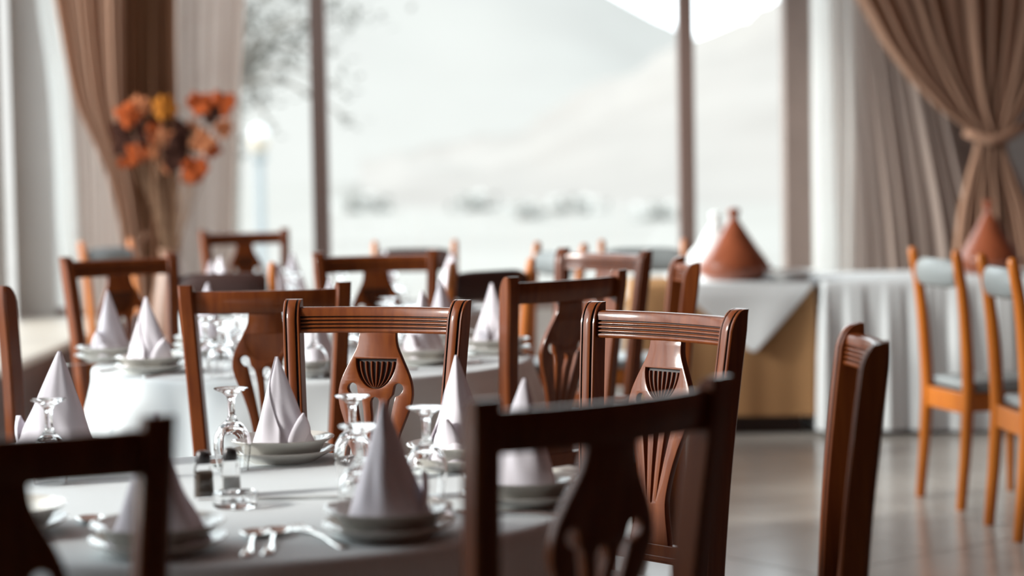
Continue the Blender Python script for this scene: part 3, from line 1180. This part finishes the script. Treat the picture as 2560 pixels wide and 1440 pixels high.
# salt, pepper and ashtray on the nearest table
def shaker(px, py, label, fill, capm, nm):
    p = G(px, py, .75)
    t = empty(nm, (p.x, p.y, TZ), .3, label, 'shaker')
    b = MB()
    def sq(w, z):
        return [(-w, -w * .7, z), (-w * .7, -w, z), (w * .7, -w, z), (w, -w * .7, z), (w, w * .7, z), (w * .7, w, z), (-w * .7, w, z), (-w, w * .7, z)]
    b.loft([sq(.017, 0), (sq(.0175, .004)), sq(.016, .05), sq(.0145, .063), sq(.012, .066)])
    b.build('jar', M['glass'], t)
    b = MB()
    b.loft([sq(.0148, .005), sq(.0138, .05 if fill == 'pepper' else .036)])
    b.build('contents', M[fill], t)
    b = MB()
    b.lathe([(0, .0662), (.0135, .0662), (.0145, .069), (.0145, .080), (.012, .087), (.006, .090), (0, .0905)], 20)
    b.build('cap', M[capm], t)


shaker(510, 1247, 'pepper shaker of clear glass with brown contents and dark cap', 'pepper', 'cap', 'pepper_shaker')
shaker(577, 1238, 'salt shaker of clear glass with pale contents beside the pepper', 'salt', 'cap', 'salt_shaker')
p = G(588, 1268, .75)
b = MB()
b.lathe([(0, 0), (.036, 0), (.040, .004), (.041, .026), (.038, .028), (.030, .027), (.027, .010), (0, .008)], 24)
o = b.build('ashtray', M['glass'], angle=40)
o.location = (p.x, p.y, TZ)
tag(o, 'small round clear glass ashtray in front of the salt shaker', 'ashtray')

# ------------------------------------------------------------------ chairs
chair = make_chair()
CG = 'carved dark dining chairs'


def face(p, c):
    """rotation so that local +y looks from p to c"""
    return atan2(c[1] - p[1], c[0] - p[0]) - pi / 2


def seat_chair(px, py, label, c=None, rz=None, h=1.045, dx=0.0):
    p = G(px, py, h)
    rz = face(p, c) if rz is None else rz
    put(chair, (p.x + dx * cos(rz), p.y + dx * sin(rz), 0), rz, label, CG, 'chair')
    return p


D = radians
seat_chair(938, 755, 'sharp carved wooden chair facing the camera, its whole shell carving in view', rz=D(180 - 18))
seat_chair(1655, 769, 'sunlit carved wooden chair with glaring reeded rail, angled beside the floor', rz=D(180 - 47))
seat_chair(2158, 836, 'carved wooden chair standing edge-on alone on the tiled floor', rz=D(87))
seat_chair(1503, 975, 'near dark blurred chair back that overlaps the sunlit carved chair', rz=D(37))
seat_chair(383, 1047, 'near dark blurred chair back cropped by the lower corner', rz=D(14), dx=-.205)
seat_chair(662, 713, 'plain-backed reddish chair directly behind the sharp carved chair', rz=D(6))
seat_chair(1412, 687, 'plain-backed chair with orange-lit post between the two carved chairs', rz=D(42))
seat_chair(10, 718, 'chair cut by the frame edge, only one orange-lit post showing', rz=D(-40), dx=-.205)
seat_chair(300, 640, 'dark chair with orange side light beyond the two foremost napkins', rz=D(180 + 36))
seat_chair(940, 630, 'dark chair back centred against the bright window, second table', rz=D(180 + 11))
seat_chair(1507, 625, 'dark chair with pale-edged post before the brown-skirted buffet', rz=D(180 - 48))
seat_chair(1712, 652, 'dark chair seen edge-on in front of the clay tagine', rz=D(92))
seat_chair(612, 575, 'small far chair with one bright orange post near the lamp', rz=D(180 + 24))

orange = make_orange(M['vinyl'])
orange_dark = make_orange(M['darkpad'])
OG = 'orange wood padded chairs'


def seat_orange(p, rz, label, proto=None):
    put(proto or orange, (p[0], p[1], 0), rz, label, OG, 'chair')


def feet(a, b_):
    pa, pb = G(a[0], a[1], 0), G(b_[0], b_[1], 0)
    d = pb - pa
    return ((pa + pb) / 2), atan2(d.y, d.x)


p, an = feet((2300, 1240), (2405, 1275))
seat_orange(p, an, 'orange wood chair with grey padded band, fully in view by the white buffet')
p, an = feet((2470, 1310), (2550, 1356))
seat_orange(p, an, 'orange wood chair with grey padded band, cut by the frame edge')
seat_orange((-.085, 8.05), D(40), 'far padded chair whose dark band shows behind two napkin peaks', orange_dark)
seat_orange((-1.10, 8.2), D(4), 'far padded chair seen through the side-lit dark chair', orange_dark)
p = G(1033, 603, 1.0)
seat_orange((p.x, 10.2), D(180), 'far padded chair against the window behind the centred dark chair', orange_dark)
seat_orange((G(1393, 605, 1).x * .98, 9.6), D(180 - 58), 'far padded chair half hidden left of the pale-edged chair')
seat_orange((.60, 9.85), D(180 - 10), 'far padded chair whose post tip shows over the pale-edged chair rail')
seat_orange((-2.05, 11.0), D(180 + 60), 'far padded chair in front of the swept brown drape')

# ------------------------------------------------------------------ buffets
BF = 10.55
def cloth_box(name, x0, x1, y0, y1, ztop, hem, pleat, amp, material, seed, nper=320):
    """cloth over a rectangular table: top, soft rim, hanging folds all round"""
    rnd = random.Random(seed)
    per = []
    w, d = x1 - x0, y1 - y0
    L = 2 * (w + d)
    cr = .03
    for k in range(nper):
        s = L * k / nper
        if s < w:
            per.append(((x0 + s, y0), (0, -1), s))
        elif s < w + d:
            per.append(((x1, y0 + s - w), (1, 0), s))
        elif s < 2 * w + d:
            per.append(((x1 - (s - w - d), y1), (0, 1), s))
        else:
            per.append(((x0, y1 - (s - 2 * w - d)), (-1, 0), s))
    ph = [rnd.uniform(0, 6.28) for _ in range(4)]
    lines = [(-.012, ztop, 0), (-.003, ztop - .002, 0), (.002, ztop - .008, 0), (.004, ztop - .05, .2), (.008, ztop - .2, .65), (.012, (ztop + hem) / 2, .9), (.016, hem + .1, 1), (.018, hem, 1.05)]
    vs, fs = [((x0 + x1) / 2, (y0 + y1) / 2, ztop)], []
    for off, z, k in lines:
        for (p_, n_, s) in per:
            q = 2 * pi * s / pleat + ph[0] + .9 * sin(3.1 * s + ph[1])
            f = off + amp * k * (sin(q) + .4 * sin(2.7 * q + ph[2]))
            vs.append((p_[0] + n_[0] * f, p_[1] + n_[1] * f, z + (.008 * sin(4 * s + ph[3]) if z < hem + .05 else 0)))
    for j in range(nper):
        fs.append((0, 1 + j, 1 + (j + 1) % nper))
    for i in range(len(lines) - 1):
        for j in range(nper):
            a, c2 = 1 + i * nper + j, 1 + i * nper + (j + 1) % nper
            fs.append((a, a + nper, c2 + nper, c2))
    m = MB()
    m.add(vs, fs)
    return m.build(name, material, angle=180)


def buffet_table(x0, x1, y0, y1, label):
    t = empty('buffet_table', ((x0 + x1) / 2, (y0 + y1) / 2, 0), label=label, cat='table')
    hw, hd = (x1 - x0) / 2 - .03, (y1 - y0) / 2 - .03
    b = MB()
    b.box(-hw, hw, -hd, hd, .71, .738)
    b.build('tabletop', M['orange'], t, smooth=False)
    b = MB()
    b.box(-hw + .03, hw - .03, -hd + .03, hd - .03, 0, .13)  # added dark box, stands in for the shadow below the hem
    b.build('shade_box', M['stain_and_shade'], t, smooth=False)
    for sx in (-1, 1):
        for sy in (-1, 1):
            b = MB()
            b.box(sx * (hw - .06) - .02, sx * (hw - .06) + .02, sy * (hd - .06) - .02, sy * (hd - .06) + .02, .13, .71)
            b.build('leg', M['mahogany'], t, smooth=False)


bx0, bx1 = P(1592, 700, BF).x, P(2036, 700, BF).x
by1 = BF + .8
buffet_table(bx0, bx1, BF, by1, 'square buffet table hidden beneath the tan skirt and white overlay')
tag(cloth_box('table_skirt', bx0, bx1, BF, by1, .742, .10, .5, .006, M['tancloth'], 1), 'tan brown table skirt hanging nearly to the floor under the clay tagine', 'tablecloth')
# white overlay laid corner-wise, its tip hanging down in front
tipx = P(1882, 880, BF).x
tipz = P(1882, 884, BF - .03).z
oz = .748
b = MB()
cx = tipx
nrow = 26
L0, R0 = P(1690, 705, BF).x, bx1 - .005
top = [(L0, BF - .026), (R0, BF - .026), (R0, by1), (L0, by1)]
b.add([(x, y, oz) for x, y in top], [(0, 1, 2, 3)])
vs, fs = [], []
nc = 30
for i in range(nrow + 1):
    t_ = i / nrow
    for j in range(nc + 1):
        u = j / nc
        xa = L0 + (R0 - L0) * u
        # hanging depth: a triangle with its tip at cx, rounded
        dep = (1 - (cx - xa) / (cx - L0)) if xa < cx else (1 - (xa - cx) / (R0 - cx))
        dep = max(0.02, dep) ** .92
        z = oz - (oz - tipz) * dep * t_
        y = BF - .026 - .012 * min(1, t_ * dep * 6) - .016 * dep * t_ * sin(9 * u + 2.0 * t_)
        vs.append((xa, y, z))
for i in range(nrow):
    for j in range(nc):
        a = i * (nc + 1) + j
        fs.append((a, a + 1, a + nc + 2, a + nc + 1))
b.add(vs, fs)
o = b.build('table_overlay', M['cloth'], angle=80)
md = o.modifiers.new('thickness', 'SOLIDIFY')
md.thickness = .003
tag(o, 'white cloth laid cornerwise over the tan skirt, its point hanging down', 'tablecloth')

w0, w1 = bx1 + .035, 3.1
buffet_table(w0, w1, BF - .1, by1, 'long buffet table hidden beneath the white cloth behind the orange chairs')
tag(cloth_box('tablecloth', w0, w1, BF - .1, by1, .752, .02, .17, .018, M['cloth'], 4, 520), 'long white cloth in deep folds behind the orange chairs', 'tablecloth')


def tagine(px_c, py_base, d, label, m, R=.185, hh=.36, z=None):
    p = P(px_c, py_base, d)
    t = empty('tagine', (p.x, d, z if z else .7525), label=label, cat='tagine')
    b = MB()
    b.lathe([(0, 0), (R * .7, 0), (R * .95, .03), (R * 1.06, .062), (R * 1.06, .07), (R * .98, .07), (R * .9, .035), (0, .012)], 40)
    b.build('dish', m, t)
    b = MB()
    k = hh / .36
    b.lathe([(R * .955, .071), (R * .93, .085), (R * .80, .12), (R * .62, .165 * k), (R * .44, .215 * k), (R * .27, .262 * k), (R * .155, .293 * k), (R * .125, .305 * k), (R * .12, .318 * k), (R * .17, .335 * k), (R * .175, .35 * k), (R * .11, .36 * k), (0, .362 * k)], 40)
    b.build('lid', m, t)
    return t


tagine(1836, 680, BF + .23, 'brown clay tagine with conical lid on the tan-skirted buffet', M['clay'])
tagine(1790, 680, BF + .62, 'white conical tagine partly behind the brown clay one', M['clayw'], R=.168, hh=.33)
tagine(2472, 675, BF + .42, 'brown clay tagine on the white buffet behind the orange chairs', M['clay'], R=.165, hh=.37, z=.7535)
p = P(1985, 690, BF + .14)
b = MB()
b.lathe([(0, 0), (.09, 0), (.095, .008), (.125, .030), (.142, .046), (.136, .049), (.118, .034), (.09, .016), (0, .014)], 32)
o = b.build('serving_dish', M['platter'], angle=60)
o.location = (p.x - .02, BF + .16, .7515)
tag(o, 'shallow white dish on the buffet corner beside the brown tagine', 'dish')

# ------------------------------------------------------------------ orange flowers in a vase on the window ledge
vp = P(432, 640, 12.0)
FY = 11.9
vz = 0.0
vase = empty('vase', (vp.x, FY, 0), label='tall dark vase holding orange dried flowers in front of the drapes', cat='vase')
zt = P(432, 640, FY).z + 0.04
b = MB()
b.lathe([(0, 0), (.10, 0), (.12, .03), (.15, .25), (.13, .5), (.075, zt - .12), (.05, zt - .05), (.062, zt), (.054, zt), (.043, zt - .05), (.06, zt - .14), (0, zt - .2)], 32)
b.build('body', M['vase'], vase)
rnd = random.Random(21)
FL = [  # pixel x, y, size, material, kind
    (318, 285, .085, 'petal'), (350, 262, .07, 'petalp'), (322, 345, .14, 'darkleaf'), (360, 322, .13, 'darkleaf'), (345, 385, .075, 'petal'), (318, 400, .06, 'petal'),
    (408, 268, .085, 'petaly'), (382, 335, .085, 'petal'), (415, 345, .08, 'petalp'), (455, 345, .12, 'darkleaf'), (440, 385, .12, 'darkleaf'), (398, 375, .065, 'petalp'),
    (498, 255, .085, 'petal'), (552, 262, .10, 'petal'), (525, 285, .07, 'darkleaf'), (560, 320, .065, 'petalp'), (505, 352, .085, 'petalp'), (530, 372, .06, 'petal'),
    (485, 420, .085, 'petal'), (478, 440, .07, 'petal'), (420, 415, .05, 'petalp'), (480, 315, .05, 'petalp')]
FLABEL = ['orange dried flower at the top beside the swept drape', 'small peach dried flower topmost beside the swept drape', 'dark leafy flower at the outer edge beside the drape',
          'dark leafy flower just below the upper orange flowers', 'orange dried flower low on the drape side', 'small orange flower lowest beside the swept drape', 'single amber yellow flower at the top',
          'orange flower just below the amber one', 'peach flower in the middle below the amber one', 'dark leafy flower between the two clusters', 'dark leafy flower low between the two clusters',
          'small peach flower below the middle peach one', 'orange flower topmost of the window-side cluster', 'large orange flower nearest the window', 'dark flower heart between two window-side orange flowers',
          'small peach flower below the large orange one', 'peach flower in the middle of the window-side cluster', 'small orange flower below the window-side peach one', 'orange flower hanging low below both clusters',
          'lowest hanging orange flower of the bunch', 'tiny peach flower at the foot of the bunch', 'tiny peach flower between both clusters near the top']
for k, (px, py, s, mk) in enumerate(FL):
    d = FY + (-.2, .1, -.05, .2, -.12, .03)[k % 6]
    p = P(px, py, d)
    v0 = Vector((vp.x + rnd.uniform(-.02, .02), FY + rnd.uniform(-.02, .02), zt - .12))
    fl = empty('dried_flower', p)
    tag(fl, FLABEL[k] + ', in the tall vase', 'flower', 'dried flowers in the tall vase')
    b = MB()
    mid_ = (v0 + p) / 2 + Vector((rnd.uniform(-.03, .03), 0, .06))
    b.tube([v0 - p, mid_ - p, Vector((0, 0, 0))], [.003, .003, .0025], 6)
    b.build('stem', M['stem'], fl)
    n = 7
    for q in range(n):
        a = 2 * pi * q / n + rnd.uniform(-.3, .3)
        el = rnd.uniform(.0, .9)
        dd = Vector((cos(a) * cos(el), -sin(el) * .8, sin(a) * cos(el)))
        sd = dd.cross(Vector((0, -1, .2))).normalized()
        up = dd.cross(sd)
        L_ = s * rnd.uniform(.7, 1.0)
        rows = []
        for i in range(5):
            t_ = i / 4
            w = L_ * .42 * sin(pi * (.12 + .83 * t_))
            cpt = dd * (L_ * t_) + up * (.25 * L_ * t_ * t_)
            rows.append([cpt - sd * w + up * .02, cpt, cpt + sd * w + up * .02])
        b = MB()
        b.loft(rows, closed=False, cap=False)
        b.build('petal', M[mk], fl)
